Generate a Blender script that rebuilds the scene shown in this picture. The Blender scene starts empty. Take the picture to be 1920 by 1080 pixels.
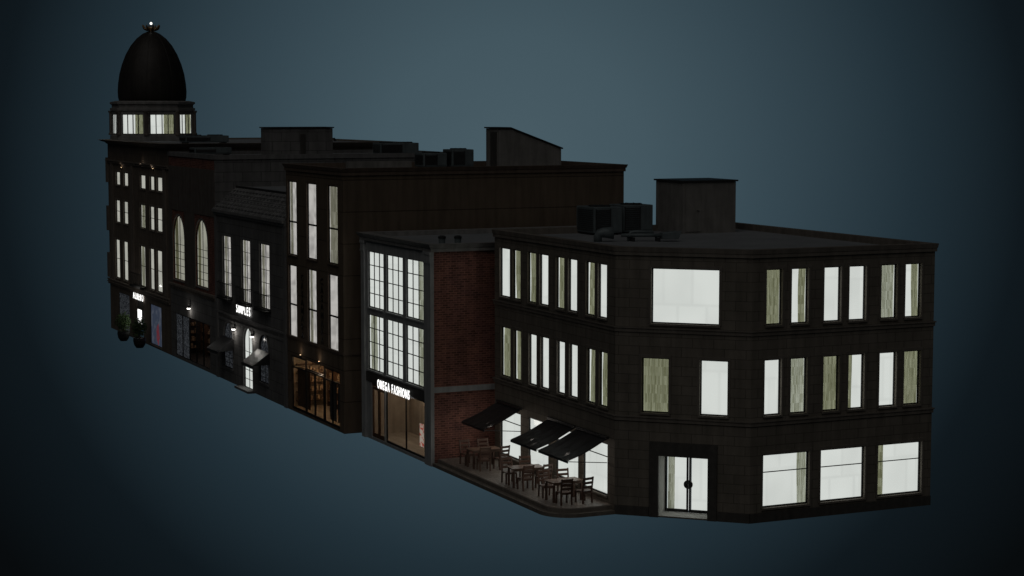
import bpy, bmesh, math, random
from mathutils import Vector, Matrix
random.seed(7)
S=bpy.context.scene; COL=S.collection
PI=math.pi
FPX=3614.0; PIT=math.atan(340/3614); HD=math.radians(24.6)
CAM=Vector((-35.4,-70.5,18.0))
fh=Vector((math.sin(HD),math.cos(HD),0)); RT=Vector((math.cos(HD),-math.sin(HD),0))
FW=fh*math.cos(PIT)+Vector((0,0,-math.sin(PIT))); UP=fh*math.sin(PIT)+Vector((0,0,math.cos(PIT)))
def ray(px,py): return FW+RT*((px-960)/FPX)+UP*((540-py)/FPX)
def onz(px,py,z):
    d=ray(px,py); return CAM+d*((z-CAM.z)/d.z)

# ---------------------------------------------------------------- mesh helper
ORG={}
def empty(name,loc,rz=0):
    o=bpy.data.objects.new(name,None); COL.objects.link(o); o.location=loc; o.rotation_euler=(0,0,rz)
    o.empty_display_size=.3; ORG[o]=Vector(loc); return o
def tag(o,label=None,cat=None,group=None,kind=None):
    if label:o['label']=label
    if cat:o['category']=cat
    if group:o['group']=group
    if kind:o['kind']=kind
    return o
class MB:
    def __init__(s): s.v=[];s.f=[]
    def poly(s,pts):
        b=len(s.v); s.v+= [Vector(p) for p in pts]; s.f.append(tuple(range(b,b+len(pts)))); return s
    def hexa(s,p):
        b=len(s.v); s.v+=[Vector(q) for q in p]
        for f in ((0,3,2,1),(4,5,6,7),(0,1,5,4),(1,2,6,5),(2,3,7,6),(3,0,4,7)): s.f.append(tuple(b+i for i in f))
        return s
    def box(s,x0,x1,y0,y1,z0,z1):
        return s.hexa([(x0,y0,z0),(x1,y0,z0),(x1,y1,z0),(x0,y1,z0),(x0,y0,z1),(x1,y0,z1),(x1,y1,z1),(x0,y1,z1)])
    def fb(s,F,a,b,z0,z1,d0,d1):
        P=F.P; return s.hexa([P(a,z0,d1),P(b,z0,d1),P(b,z0,d0),P(a,z0,d0),P(a,z1,d1),P(b,z1,d1),P(b,z1,d0),P(a,z1,d0)])
    def tube(s,pts,r,n=10,cap=True):
        pts=[Vector(p) for p in pts]; rs=r if isinstance(r,(list,tuple)) else [r]*len(pts); b=len(s.v)
        for i,p in enumerate(pts):
            d=(pts[min(i+1,len(pts)-1)]-pts[max(i-1,0)]).normalized()
            a=d.orthogonal().normalized() if i==0 else (pa-d*pa.dot(d)).normalized()
            pa=a; c=d.cross(a)
            for k in range(n):
                t=2*PI*k/n; s.v.append(p+(a*math.cos(t)+c*math.sin(t))*rs[i])
        for i in range(len(pts)-1):
            for k in range(n):
                s.f.append((b+i*n+k,b+i*n+(k+1)%n,b+(i+1)*n+(k+1)%n,b+(i+1)*n+k))
        if cap:
            s.f.append(tuple(b+k for k in range(n))[::-1]); e=b+(len(pts)-1)*n; s.f.append(tuple(e+k for k in range(n)))
        return s
    def lathe(s,c,prof,n=32,rot=0):
        b=len(s.v); c=Vector(c)
        for (r,z) in prof:
            for k in range(n):
                t=2*PI*k/n+rot; s.v.append(c+Vector((r*math.cos(t),r*math.sin(t),z)))
        for i in range(len(prof)-1):
            for k in range(n): s.f.append((b+i*n+k,b+i*n+(k+1)%n,b+(i+1)*n+(k+1)%n,b+(i+1)*n+k))
        s.f.append(tuple(b+k for k in range(n))[::-1]); e=b+(len(prof)-1)*n; s.f.append(tuple(e+k for k in range(n)))
        return s
    def build(s,name,mat,parent=None,smooth=False,bev=0,recalc=True,origin=None):
        o0=ORG[parent] if parent is not None else (Vector(origin) if origin is not None else Vector((0,0,0)))
        me=bpy.data.meshes.new(name); bm=bmesh.new()
        vs=[bm.verts.new(v-o0) for v in s.v]
        for f in s.f:
            try: bm.faces.new([vs[i] for i in f])
            except ValueError: pass
        if recalc: bmesh.ops.recalc_face_normals(bm,faces=bm.faces)
        if bev: bmesh.ops.bevel(bm,geom=bm.edges[:],offset=bev,segments=1,affect='EDGES',clamp_overlap=True)
        uv=bm.loops.layers.uv.new('UVMap'); bm.normal_update()
        for f in bm.faces:
            n=f.normal
            if abs(n.z)>.75: tx,ty=Vector((1,0,0)),Vector((0,1,0))
            else:
                tx=Vector((-n.y,n.x,0)).normalized()
                if abs(tx.x)>abs(tx.y): tx=tx if tx.x>0 else -tx
                else: tx=tx if tx.y>0 else -tx
                ty=Vector((0,0,1))
            for l in f.loops:
                p=l.vert.co+o0; l[uv].uv=(p.dot(tx),p.dot(ty))
            f.smooth=smooth
        bm.to_mesh(me); bm.free(); me.materials.append(mat)
        o=bpy.data.objects.new(name,me); COL.objects.link(o)
        if parent is not None: o.parent=parent; ORG[o]=o0
        else: o.location=o0; ORG[o]=o0
        return o
class Fr:   # vertical plane, p -> q is left to right seen from outside
    def __init__(s,p,q):
        s.o=Vector((p[0],p[1],0)); e=Vector((q[0],q[1],0))-s.o; s.L=e.length; s.t=e/s.L; s.n=Vector((s.t.y,-s.t.x,0))
    def P(s,a,z,d=0): return s.o+s.t*a+s.n*d+Vector((0,0,z))
    def hit(s,px,py,d=0):
        r=ray(px,py); k=(s.o+s.n*d-CAM).dot(s.n)/r.dot(s.n); p=CAM+r*k; return (p-s.o).dot(s.t),p.z
    def sx(s,px,py): return s.hit(px,py)[0]
    def rz(s,px,yt,yb): return s.hit(px,yb)[1],s.hit(px,yt)[1]
    def win(s,xa,xb,py,zr): return (s.sx(xa,py),s.sx(xb,py),zr[0],zr[1])

# ---------------------------------------------------------------- materials
def newmat(name):
    m=bpy.data.materials.new(name); m.use_nodes=True; nt=m.node_tree; b=nt.nodes['Principled BSDF']; return m,nt,b
def surf(name,c1,c2=None,rough=.8,ns=1.5,brick=None,bump=.25,metal=0,mortar=None,spec=.3,off=.5,var=.07,streak=True):
    m,nt,b=newmat(name); N=nt.nodes;L=nt.links
    b.inputs['Roughness'].default_value=rough; b.inputs['Metallic'].default_value=metal; b.inputs['Specular IOR Level'].default_value=spec
    c2=c2 or tuple(x*.7 for x in c1)
    tc=N.new('ShaderNodeTexCoord')
    n1=N.new('ShaderNodeTexNoise'); n1.inputs['Scale'].default_value=ns; n1.inputs['Detail'].default_value=8; n1.inputs['Roughness'].default_value=.65
    L.new(tc.outputs['Object'],n1.inputs['Vector'])
    r=N.new('ShaderNodeValToRGB'); r.color_ramp.elements[0].position=.3; r.color_ramp.elements[1].position=.7
    r.color_ramp.elements[0].color=(*c2,1); r.color_ramp.elements[1].color=(*c1,1); L.new(n1.outputs['Fac'],r.inputs['Fac'])
    n2=N.new('ShaderNodeTexNoise'); n2.inputs['Scale'].default_value=ns*14; n2.inputs['Detail'].default_value=4; L.new(tc.outputs['Object'],n2.inputs['Vector'])
    bp=N.new('ShaderNodeBump'); bp.inputs['Strength'].default_value=bump; bp.inputs['Distance'].default_value=.02
    col=r.outputs['Color']; h=n2.outputs['Fac']
    if streak:      # rain streaks running down the surface
        mp=N.new('ShaderNodeMapping'); mp.inputs['Scale'].default_value=(2.2,.22,1); L.new(tc.outputs['UV'],mp.inputs['Vector'])
        n3=N.new('ShaderNodeTexNoise'); n3.inputs['Scale'].default_value=1.3; n3.inputs['Detail'].default_value=6; L.new(mp.outputs[0],n3.inputs['Vector'])
        mr=N.new('ShaderNodeMapRange'); mr.inputs['From Min'].default_value=.35; mr.inputs['From Max'].default_value=.65; mr.inputs['To Min'].default_value=.78; mr.inputs['To Max'].default_value=1.05; L.new(n3.outputs['Fac'],mr.inputs['Value'])
        ms=N.new('ShaderNodeMix'); ms.data_type='RGBA'; ms.blend_type='MULTIPLY'; ms.inputs['Factor'].default_value=1; L.new(col,ms.inputs['A']); L.new(mr.outputs[0],ms.inputs['B']); col=ms.outputs['Result']
    if brick:
        t=N.new('ShaderNodeTexBrick'); t.inputs['Scale'].default_value=1; t.inputs['Brick Width'].default_value=brick[0]; t.inputs['Row Height'].default_value=brick[1]; t.inputs['Mortar Size'].default_value=brick[2]
        t.inputs['Mortar Smooth'].default_value=.2; t.offset=off
        t.inputs['Color1'].default_value=(1+var,1+var,1+var,1); t.inputs['Color2'].default_value=(1-var,1-var,1-var,1); mo=mortar or .45
        t.inputs['Mortar'].default_value=(mo,mo,mo,1); L.new(tc.outputs['UV'],t.inputs['Vector'])
        mx=N.new('ShaderNodeMix'); mx.data_type='RGBA'; mx.blend_type='MULTIPLY'; mx.inputs['Factor'].default_value=1
        L.new(col,mx.inputs['A']); L.new(t.outputs['Color'],mx.inputs['B']); col=mx.outputs['Result']
        ma=N.new('ShaderNodeMath'); ma.operation='MULTIPLY_ADD'; L.new(t.outputs['Fac'],ma.inputs[0]); ma.inputs[1].default_value=-1.2; L.new(h,ma.inputs[2]); h=ma.outputs[0]
    L.new(col,b.inputs['Base Color']); L.new(h,bp.inputs['Height']); L.new(bp.outputs['Normal'],b.inputs['Normal'])
    return m
def emis(name,c,s,var=0,scale=1.2,dark=.75):
    m=bpy.data.materials.new(name); m.use_nodes=True; nt=m.node_tree; N=nt.nodes;L=nt.links; N.clear()
    o=N.new('ShaderNodeOutputMaterial'); e=N.new('ShaderNodeEmission'); L.new(e.outputs[0],o.inputs[0]); e.inputs['Color'].default_value=(*c,1); e.inputs['Strength'].default_value=s
    if var:
        tc=N.new('ShaderNodeTexCoord'); oi=N.new('ShaderNodeObjectInfo')
        ad=N.new('ShaderNodeVectorMath'); ad.operation='ADD'; L.new(tc.outputs['UV'],ad.inputs[0]); 
        sc=N.new('ShaderNodeMath'); sc.operation='MULTIPLY'; L.new(oi.outputs['Random'],sc.inputs[0]); sc.inputs[1].default_value=37; L.new(sc.outputs[0],ad.inputs[1])
        n=N.new('ShaderNodeTexNoise'); n.inputs['Scale'].default_value=scale; n.inputs['Detail'].default_value=1; L.new(ad.outputs[0],n.inputs['Vector'])
        b=N.new('ShaderNodeTexBrick'); b.inputs['Scale'].default_value=1; b.inputs['Brick Width'].default_value=1.3; b.inputs['Row Height'].default_value=1.9; b.inputs['Mortar Size'].default_value=.12; b.inputs['Mortar Smooth'].default_value=1
        b.inputs['Color1'].default_value=(1,1,1,1); b.inputs['Color2'].default_value=(.95,.95,.95,1); b.inputs['Mortar'].default_value=(.92,.92,.92,1)
        L.new(ad.outputs[0],b.inputs['Vector'])
        r=N.new('ShaderNodeValToRGB'); r.color_ramp.elements[0].position=.3; r.color_ramp.elements[1].position=.6
        r.color_ramp.elements[0].color=(c[0]*dark,c[1]*dark,c[2]*dark,1); r.color_ramp.elements[1].color=(*c,1); L.new(n.outputs['Fac'],r.inputs['Fac'])
        mx=N.new('ShaderNodeMix'); mx.data_type='RGBA'; mx.blend_type='MULTIPLY'; mx.inputs['Factor'].default_value=1
        L.new(r.outputs['Color'],mx.inputs['A']); L.new(b.outputs['Color'],mx.inputs['B']); L.new(mx.outputs['Result'],e.inputs['Color'])
    return m
M={}
M['corner']=surf('dark_stone_blocks',(.23,.20,.165),(.175,.155,.125),brick=(.95,.42,.016),ns=.8,mortar=.55,bump=.2,var=.08)
M['corner_trim']=surf('dark_stone_trim',(.23,.20,.17),(.17,.15,.125),ns=2)
M['base']=surf('dark_granite',(.10,.092,.082),(.07,.065,.06),ns=5,rough=.5)
M['brown']=surf('brown_render_panels',(.18,.135,.095),(.14,.105,.075),brick=(60,1.75,.03),ns=.5,mortar=.45,rough=.85,var=0)
M['brown_trim']=surf('brown_trim',(.17,.125,.095),ns=2)
M['brick']=surf('red_brick',(.24,.105,.075),(.14,.065,.055),brick=(.30,.115,.018),ns=1.2,mortar=1.9,bump=.6,var=.38)
M['greytrim']=surf('pale_grey_stone',(.48,.485,.48),(.36,.365,.365),ns=1.5,rough=.75)
M['drum']=surf('drum_grey_stone',(.30,.29,.275),(.22,.21,.2),ns=1.5,rough=.75)
M['stone']=surf('grey_stone_blocks',(.21,.205,.20),(.15,.145,.14),brick=(1.3,.65,.02),ns=.8,mortar=.45,var=.1)
M['stonetrim']=surf('grey_stone_trim',(.24,.235,.23),ns=2)
M['tan']=surf('tan_stone',(.21,.17,.135),(.15,.12,.095),brick=(.8,.4,.01),ns=1,mortar=.7,var=.05)
M['tantrim']=surf('tan_trim',(.25,.21,.175),ns=2)
M['darkpanel']=surf('dark_brown_stone',(.17,.145,.125),(.12,.1,.09),ns=1.5)
M['roof']=surf('grey_roof_felt',(.27,.28,.29),(.20,.21,.22),ns=.5,rough=.95,bump=.1,streak=False)
M['tile']=surf('slate_tiles',(.27,.265,.26),(.17,.17,.17),brick=(.6,.36,.045),ns=2,mortar=.3,var=.25,bump=.6,streak=False)
M['plaster']=surf('pent_house_render',(.29,.275,.255),(.2,.19,.175),ns=1,rough=.9)
M['frame']=surf('black_metal_frame',(.02,.02,.02),ns=4,rough=.4,bump=0,streak=False)
M['iron']=surf('wrought_iron',(.015,.015,.015),ns=4,rough=.5,bump=0,streak=False)
M['wood']=surf('dark_wood',(.155,.09,.065),(.10,.055,.04),ns=6,rough=.4)
M['tablewood']=surf('table_wood',(.22,.14,.10),(.14,.085,.06),ns=6,rough=.35)
M['door_wood']=surf('brown_wood',(.16,.09,.05),(.10,.055,.03),ns=5,rough=.5)
M['paver']=surf('terrace_pavers',(.36,.30,.255),(.15,.125,.105),brick=(.5,.5,.014),ns=9,rough=.5,mortar=.5,var=.14,streak=False)
M['awning']=surf('black_awning_canvas',(.045,.045,.047),(.025,.025,.026),ns=3,rough=.38,bump=.3,spec=.6)
M['acm']=surf('grey_painted_metal',(.17,.20,.205),(.12,.145,.15),ns=2,rough=.5,metal=.1)
M['dkmetal']=surf('dark_metal',(.07,.07,.07),ns=3,rough=.4,metal=.4,streak=False)
M['dome']=surf('dark_bronze_dome',(.05,.044,.038),(.032,.028,.025),ns=1.5,rough=.5,metal=.2)
M['gold']=surf('aged_gilding',(.40,.27,.14),(.25,.16,.08),ns=4,rough=.45,metal=.6)
M['cream']=surf('pale_plaster',(.7,.7,.66),(.6,.6,.56),ns=3)
M['shopwall']=surf('warm_shop_wall',(.45,.35,.25),(.34,.26,.18),ns=2)
M['shopbeige']=surf('beige_shop_wall',(.50,.43,.35),(.40,.34,.28),ns=2)
M['shopdark']=surf('dark_shop_interior',(.10,.08,.07),ns=2)
M['pot']=surf('black_plant_pot',(.03,.03,.03),ns=4,rough=.4)
M['leaf']=surf('dark_leaves',(.06,.10,.03),(.03,.06,.02),ns=9,rough=.6,streak=False)
M['bark']=surf('bark',(.12,.08,.05),ns=9)
M['lit']=emis('lit_room_white',(.93,.955,.925),.78,1,.6,.93)
M['litw']=emis('lit_room_cream',(.95,.93,.84),.5,1,.9,.8)
M['lita']=emis('lit_room_amber_grey',(.9,.88,.74),.36,1,.9,.75)
M['litp']=emis('lit_room_pinkish',(.95,.90,.87),.55,1,1.6,.62)
M['litd']=emis('lit_room_dim',(.9,.92,.8),.34,1,1.2,.6)
M['glow']=emis('lamp_white',(1,.97,.9),5)
M['globe']=emis('globe_white',(1,.99,.95),1.5)
M['glyph']=emis('sign_letters_white',(1,1,.98),2.0)
M['warmlamp']=emis('lamp_warm',(1,.7,.4),4)
M['lettdark']=surf('bronze_letters',(.03,.025,.02),ns=3,rough=.4,metal=.4)
def glassmat():
    m=bpy.data.materials.new('window_glass'); m.use_nodes=True; nt=m.node_tree; N=nt.nodes;L=nt.links; N.clear()
    o=N.new('ShaderNodeOutputMaterial'); t=N.new('ShaderNodeBsdfTransparent'); g=N.new('ShaderNodeBsdfGlossy'); g.inputs['Roughness'].default_value=.05
    t.inputs['Color'].default_value=(.96,.98,.96,1); x=N.new('ShaderNodeMixShader'); x.inputs[0].default_value=.07
    L.new(t.outputs[0],x.inputs[1]);L.new(g.outputs[0],x.inputs[2]);L.new(x.outputs[0],o.inputs[0]); return m
M['glass']=glassmat()
def curtmat(name,c):
    m=bpy.data.materials.new(name); m.use_nodes=True; nt=m.node_tree; N=nt.nodes;L=nt.links; N.clear()
    o=N.new('ShaderNodeOutputMaterial'); t=N.new('ShaderNodeBsdfTranslucent'); g=N.new('ShaderNodeBsdfDiffuse'); x=N.new('ShaderNodeMixShader'); x.inputs[0].default_value=.35
    tc=N.new('ShaderNodeTexCoord'); mp=N.new('ShaderNodeMapping'); mp.inputs['Rotation'].default_value=(0,0,.16); mp.inputs['Scale'].default_value=(3.6,.3,1); n=N.new('ShaderNodeTexNoise'); n.inputs['Scale'].default_value=1.5; n.inputs['Detail'].default_value=1.5; n.inputs['Distortion'].default_value=1.2
    L.new(tc.outputs['UV'],mp.inputs['Vector']); L.new(mp.outputs[0],n.inputs['Vector'])
    r=N.new('ShaderNodeValToRGB'); r.color_ramp.elements[0].position=.35; r.color_ramp.elements[1].position=.65
    r.color_ramp.elements[0].color=(c[0]*.5,c[1]*.5,c[2]*.42,1); r.color_ramp.elements[1].color=(*c,1); L.new(n.outputs['Fac'],r.inputs['Fac'])  # darker streaks put fold shading into the cloth colour
    L.new(r.outputs[0],t.inputs[0]);L.new(r.outputs[0],g.inputs[0])
    L.new(t.outputs[0],x.inputs[1]);L.new(g.outputs[0],x.inputs[2]);L.new(x.outputs[0],o.inputs[0]); return m
M['cur']=curtmat('olive_cream_curtain',(.56,.56,.40))
M['cur2']=curtmat('pale_curtain',(.78,.79,.68))
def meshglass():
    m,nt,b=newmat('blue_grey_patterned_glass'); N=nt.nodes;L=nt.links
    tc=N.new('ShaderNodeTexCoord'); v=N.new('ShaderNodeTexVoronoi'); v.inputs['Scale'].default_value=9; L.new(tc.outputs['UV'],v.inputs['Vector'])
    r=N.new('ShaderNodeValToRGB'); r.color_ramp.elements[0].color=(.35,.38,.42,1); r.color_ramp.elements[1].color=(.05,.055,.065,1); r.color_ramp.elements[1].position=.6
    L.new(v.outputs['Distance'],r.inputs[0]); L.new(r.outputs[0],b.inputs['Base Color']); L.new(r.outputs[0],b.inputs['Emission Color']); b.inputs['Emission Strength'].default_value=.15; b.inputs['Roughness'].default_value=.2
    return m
M['mesh']=meshglass()
def poster(name,a,b_,s=.3,sc=3,p=.5):
    m,nt,b=newmat(name); N=nt.nodes;L=nt.links
    tc=N.new('ShaderNodeTexCoord'); v=N.new('ShaderNodeTexNoise'); v.inputs['Scale'].default_value=sc; v.inputs['Detail'].default_value=2; L.new(tc.outputs['UV'],v.inputs['Vector'])
    r=N.new('ShaderNodeValToRGB'); r.color_ramp.elements[0].color=(*a,1); r.color_ramp.elements[1].color=(*b_,1); r.color_ramp.elements[0].position=p; r.color_ramp.elements[1].position=p+.1
    L.new(v.outputs['Fac'],r.inputs[0]); L.new(r.outputs[0],b.inputs['Base Color']); L.new(r.outputs[0],b.inputs['Emission Color']); b.inputs['Emission Strength'].default_value=s
    return m
M['bluepost']=poster('slate_blue_poster',(.07,.09,.14),(.13,.15,.2),.35,1.2)
M['redpost']=poster('red_white_poster',(.7,.6,.5),(.6,.06,.03),.35,5)
M['pinkpost']=poster('pink_red_motif',(.3,.05,.07),(.2,.1,.14),.3,2)
M['goods']=poster('shop_goods',(.6,.42,.25),(.14,.08,.05),.0,6)

# ---------------------------------------------------------------- building helpers
def arcpts(a,b,z1,n=12):
    r=(b-a)/2; return [(a+r-r*math.cos(PI*i/n), z1-r+r*math.sin(PI*i/n)) for i in range(n+1)]
def facade(mb,F,z0,z1,holes,dep,s0=0,s1=None):
    s1=F.L if s1 is None else s1
    ss=sorted({s0,s1}|{h[0] for h in holes}|{h[1] for h in holes}); zs=sorted({z0,z1}|{h[2] for h in holes}|{h[3] for h in holes})
    for a,b in zip(ss,ss[1:]):
        if b-a<1e-5: continue
        for c,d in zip(zs,zs[1:]):
            if d-c<1e-5: continue
            m,k=(a+b)/2,(c+d)/2
            if any(h[0]<m<h[1] and h[2]<k<h[3] for h in holes): continue
            mb.poly([F.P(a,c),F.P(b,c),F.P(b,d),F.P(a,d)])
    for h in holes:
        a,b,c,d=h[:4]; dp=h[5] if len(h)>5 and h[5] else dep; q=lambda s,z:(F.P(s,z),F.P(s,z,-dp))
        def strip(p1,p2): A=q(*p1);B=q(*p2); mb.poly([A[0],B[0],B[1],A[1]])
        strip((a,c),(b,c))
        if len(h)>4 and h[4]:
            pts=arcpts(a,b,d); sp=pts[0][1]
            strip((a,c),(a,sp)); strip((b,c),(b,sp))
            for p1,p2 in zip(pts,pts[1:]): strip(p1,p2)
            n=len(pts)//2
            mb.poly([F.P(a,d)]+[F.P(*p) for p in pts[:n+1]][::-1]) ; mb.poly([F.P(b,d)]+[F.P(*p) for p in pts[n:]])
        else: strip((a,c),(a,d)); strip((b,c),(b,d)); strip((a,d),(b,d))
def plain(mb,p,q,z0,z1): mb.poly([(p[0],p[1],z0),(q[0],q[1],z0),(q[0],q[1],z1),(p[0],p[1],z1)])
def offs(poly,o):
    n=len(poly); A=sum(poly[i][0]*poly[(i+1)%n][1]-poly[(i+1)%n][0]*poly[i][1] for i in range(n)); sg=1 if A>0 else -1; out=[]
    for i in range(n):
        p0,p1,p2=Vector(poly[i-1]),Vector(poly[i]),Vector(poly[(i+1)%n])
        e1=(p1-p0).normalized(); e2=(p2-p1).normalized(); n1=Vector((e1.y,-e1.x))*sg; n2=Vector((e2.y,-e2.x))*sg
        m=(n1+n2); k=o*2/m.length_squared*1.0; out.append((p1.x+m.x*k,p1.y+m.y*k))
    return out
def band(mb,poly,z0,z1,out,inn=.05,close=True,out0=None):
    A0=offs(poly,out if out0 is None else out0); A=offs(poly,out); B=offs(poly,-inn); n=len(poly)
    for i in range(n):
        j=(i+1)%n
        mb.poly([(*A0[i],z0),(*A0[j],z0),(*A[j],z1),(*A[i],z1)]); mb.poly([(*B[i],z0),(*B[j],z0),(*B[j],z1),(*B[i],z1)])
        mb.poly([(*A[i],z1),(*A[j],z1),(*B[j],z1),(*B[i],z1)]); mb.poly([(*A0[i],z0),(*A0[j],z0),(*B[j],z0),(*B[i],z0)])
def flat(mb,poly,z): mb.poly([(p[0],p[1],z) for p in poly])
def curtain(F,par,a,b,z0,z1,d,mat):
    w=b-a; n=max(10,int(w*26)); mb=MB(); ph=random.random()*6; rows=6; fr=w/ max(1,round(w/.2)); sw=random.uniform(-1,1)
    for j in range(rows+1):
        z=z0+(z1-z0)*j/rows
        for i in range(n+1):
            s=a+w*i/n; dd=d+.035*math.sin(2*PI*(s-a)/fr+ph+sw*j*.5)+.01*math.sin(5.3*s+j)
            mb.v.append(F.P(s,z,dd))
    for j in range(rows):
        for i in range(n): k=j*(n+1)+i; mb.f.append((k,k+1,k+n+2,k+n+1))
    return mb.build('curtain',mat,par,smooth=True)
def window(F,par,s0,s1,z0,z1,dep=.12,cols=1,rows=1,cur=0,arch=False,fm='frame',fw=.05,lit='lit',zb=None,sill='corner_trim',sur=None,mw=.03,name='window',cm='cur',glassm='glass'):
    mb=MB(); d0,d1=-dep-.03,-dep+.03; w=s1-s0
    pts=arcpts(s0,s1,z1) if arch else None; zt=pts[0][1] if arch else z1
    mb.fb(F,s0,s0+fw,z0,zt,d0,d1); mb.fb(F,s1-fw,s1,z0,zt,d0,d1); mb.fb(F,s0+fw,s1-fw,z0,z0+fw,d0,d1)
    if arch:
        c=(s0+s1)/2
        for (p,q) in zip(pts,pts[1:]):
            def inn(p): v=Vector((p[0]-c,p[1]-zt)); k=(v.length-fw)/v.length; return (c+v.x*k,zt+v.y*k)
            pi,qi=inn(p),inn(q)
            mb.hexa([F.P(*p,d1),F.P(*q,d1),F.P(*qi,d1),F.P(*pi,d1),F.P(*p,d0),F.P(*q,d0),F.P(*qi,d0),F.P(*pi,d0)])
    else: mb.fb(F,s0+fw,s1-fw,z1-fw,z1,d0,d1)
    for i in range(1,cols):
        c=s0+w*i/cols; mb.fb(F,c-mw/2,c+mw/2,z0+fw,z1-fw,d0+.01,d1-.01)
    zz=zb if zb is not None else [z0+(zt-z0)*j/rows for j in range(1,rows)]
    for z in zz: mb.fb(F,s0+fw,s1-fw,z-mw/2,z+mw/2,d0+.013,d1-.013)
    o=mb.build(name,M[fm],par)
    g=MB()
    if arch: g.poly([F.P(s0+.01,z0+.01,-dep),F.P(s1-.01,z0+.01,-dep)]+[F.P(p[0]*.99+.01*(s0+s1)/2,p[1]-.01,-dep) for p in pts[::-1]])
    else: g.poly([F.P(s0+.01,z0+.01,-dep),F.P(s1-.01,z0+.01,-dep),F.P(s1-.01,z1-.01,-dep),F.P(s0+.01,z1-.01,-dep)])
    g.build('pane',M[glassm],o)
    if lit:
        b=MB(); B=-dep-.34; A=-dep-.035; P=F.P; e=.0
        b.poly([P(s0,z0,B),P(s1,z0,B),P(s1,z1,B),P(s0,z1,B)])
        b.poly([P(s0,z0,A),P(s0,z0,B),P(s0,z1,B),P(s0,z1,A)]); b.poly([P(s1,z0,A),P(s1,z0,B),P(s1,z1,B),P(s1,z1,A)])
        b.poly([P(s0,z0,A),P(s1,z0,A),P(s1,z0,B),P(s0,z0,B)]); b.poly([P(s0,z1,A),P(s1,z1,A),P(s1,z1,B),P(s0,z1,B)])
        b.build('lit_interior',M[lit],o)
    dc=-dep-.1; e=.01
    if cur==1: curtain(F,o,s0+e,s1-e,z0+.02,z1-.02,dc,M[cm])
    if cur==2: curtain(F,o,s0+e,s0+w*.42,z0+.02,z1-.02,dc,M[cm])
    if cur==3: curtain(F,o,s1-w*.42,s1-e,z0+.02,z1-.02,dc,M[cm])
    if cur==4: curtain(F,o,s0+e,s0+w*.2,z0+.02,z1-.02,dc,M[cm]); curtain(F,o,s1-w*.2,s1-e,z0+.02,z1-.02,dc,M[cm])
    if sill: MB().fb(F,s0-.06,s1+.06,z0-.09,z0-.002,-.02,.07).build('sill',M[sill],o)
    if sur:
        q=MB(); k=.11
        q.fb(F,s0-k,s0-.003,z0-.0,zt,-.02,.035); q.fb(F,s1+.003,s1+k,z0,zt,-.02,.035)
        if arch:
            c=(s0+s1)/2; r=w/2
            P2=lambda t,rr:(c-rr*math.cos(t),zt+rr*math.sin(t))
            for i in range(12):
                t0,t1=PI*i/12,PI*(i+1)/12; a_,b_,c_,d_=P2(t0,r+.003),P2(t1,r+.003),P2(t1,r+k),P2(t0,r+k)
                q.hexa([F.P(*a_,.04),F.P(*b_,.04),F.P(*c_,.04),F.P(*d_,.04),F.P(*a_,-.02),F.P(*b_,-.02),F.P(*c_,-.02),F.P(*d_,-.02)])
        else: q.fb(F,s0-k,s1+k,z1+.003,z1+k+.03,-.02,.045)
        q.build('surround',M[sur],o)
    return o
def point(loc,e,c=(1,.9,.75),r=.08,name='lamp_or_fill_light'):
    l=bpy.data.lights.new(name,'POINT'); l.energy=e; l.color=c; l.shadow_soft_size=r; o=bpy.data.objects.new(name,l); COL.objects.link(o); o.location=loc; return o
def glyph(c,size,ext,bold):
    cu=bpy.data.curves.new('g','FONT'); cu.body=c; cu.size=size; cu.extrude=ext; cu.offset=bold; cu.resolution_u=4
    ob=bpy.data.objects.new('g',cu); COL.objects.link(ob); bpy.context.view_layer.update()
    me=bpy.data.meshes.new_from_object(ob.evaluated_get(bpy.context.evaluated_depsgraph_get())); bpy.data.objects.remove(ob); return me
def sign(text,F,s0,s1,zb,h,d,mat,label,vertical=False,name='shop_sign',group=None,bold=.009,gapk=.42):
    root=empty(name,F.P(s0,zb,d)); tag(root,label,'sign',group)
    ms=[(c,glyph(c,h/.7,.004,bold) if c!=' ' else None) for c in text]
    ws=[]
    for c,m in ms:
        if m is None: ws.append((0,h*.3)); continue
        xs=[v.co.x for v in m.vertices]; ws.append((min(xs),max(xs)))
    gap=h*gapk; tot=sum(b-a for a,b in ws)+gap*(len(ws)-1); k=(s1-s0)/tot if not vertical else 1
    x=0;z=0
    for (c,m),(a,b) in zip(ms,ws):
        if m is not None:
            for v in m.vertices:
                if vertical: p=F.t*((v.co.x-(a+b)/2)*1.3)+Vector((0,0,v.co.y+z))+F.n*v.co.z
                else: p=F.t*((v.co.x-a+x)*k)+Vector((0,0,v.co.y))+F.n*v.co.z
                v.co=p
            m.materials.clear(); m.materials.append(M[mat]); m.name='letter'
            o=bpy.data.objects.new('letter',m); COL.objects.link(o); o.parent=root
        x+=b-a+gap; z-=h*1.33
    return root
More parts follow.
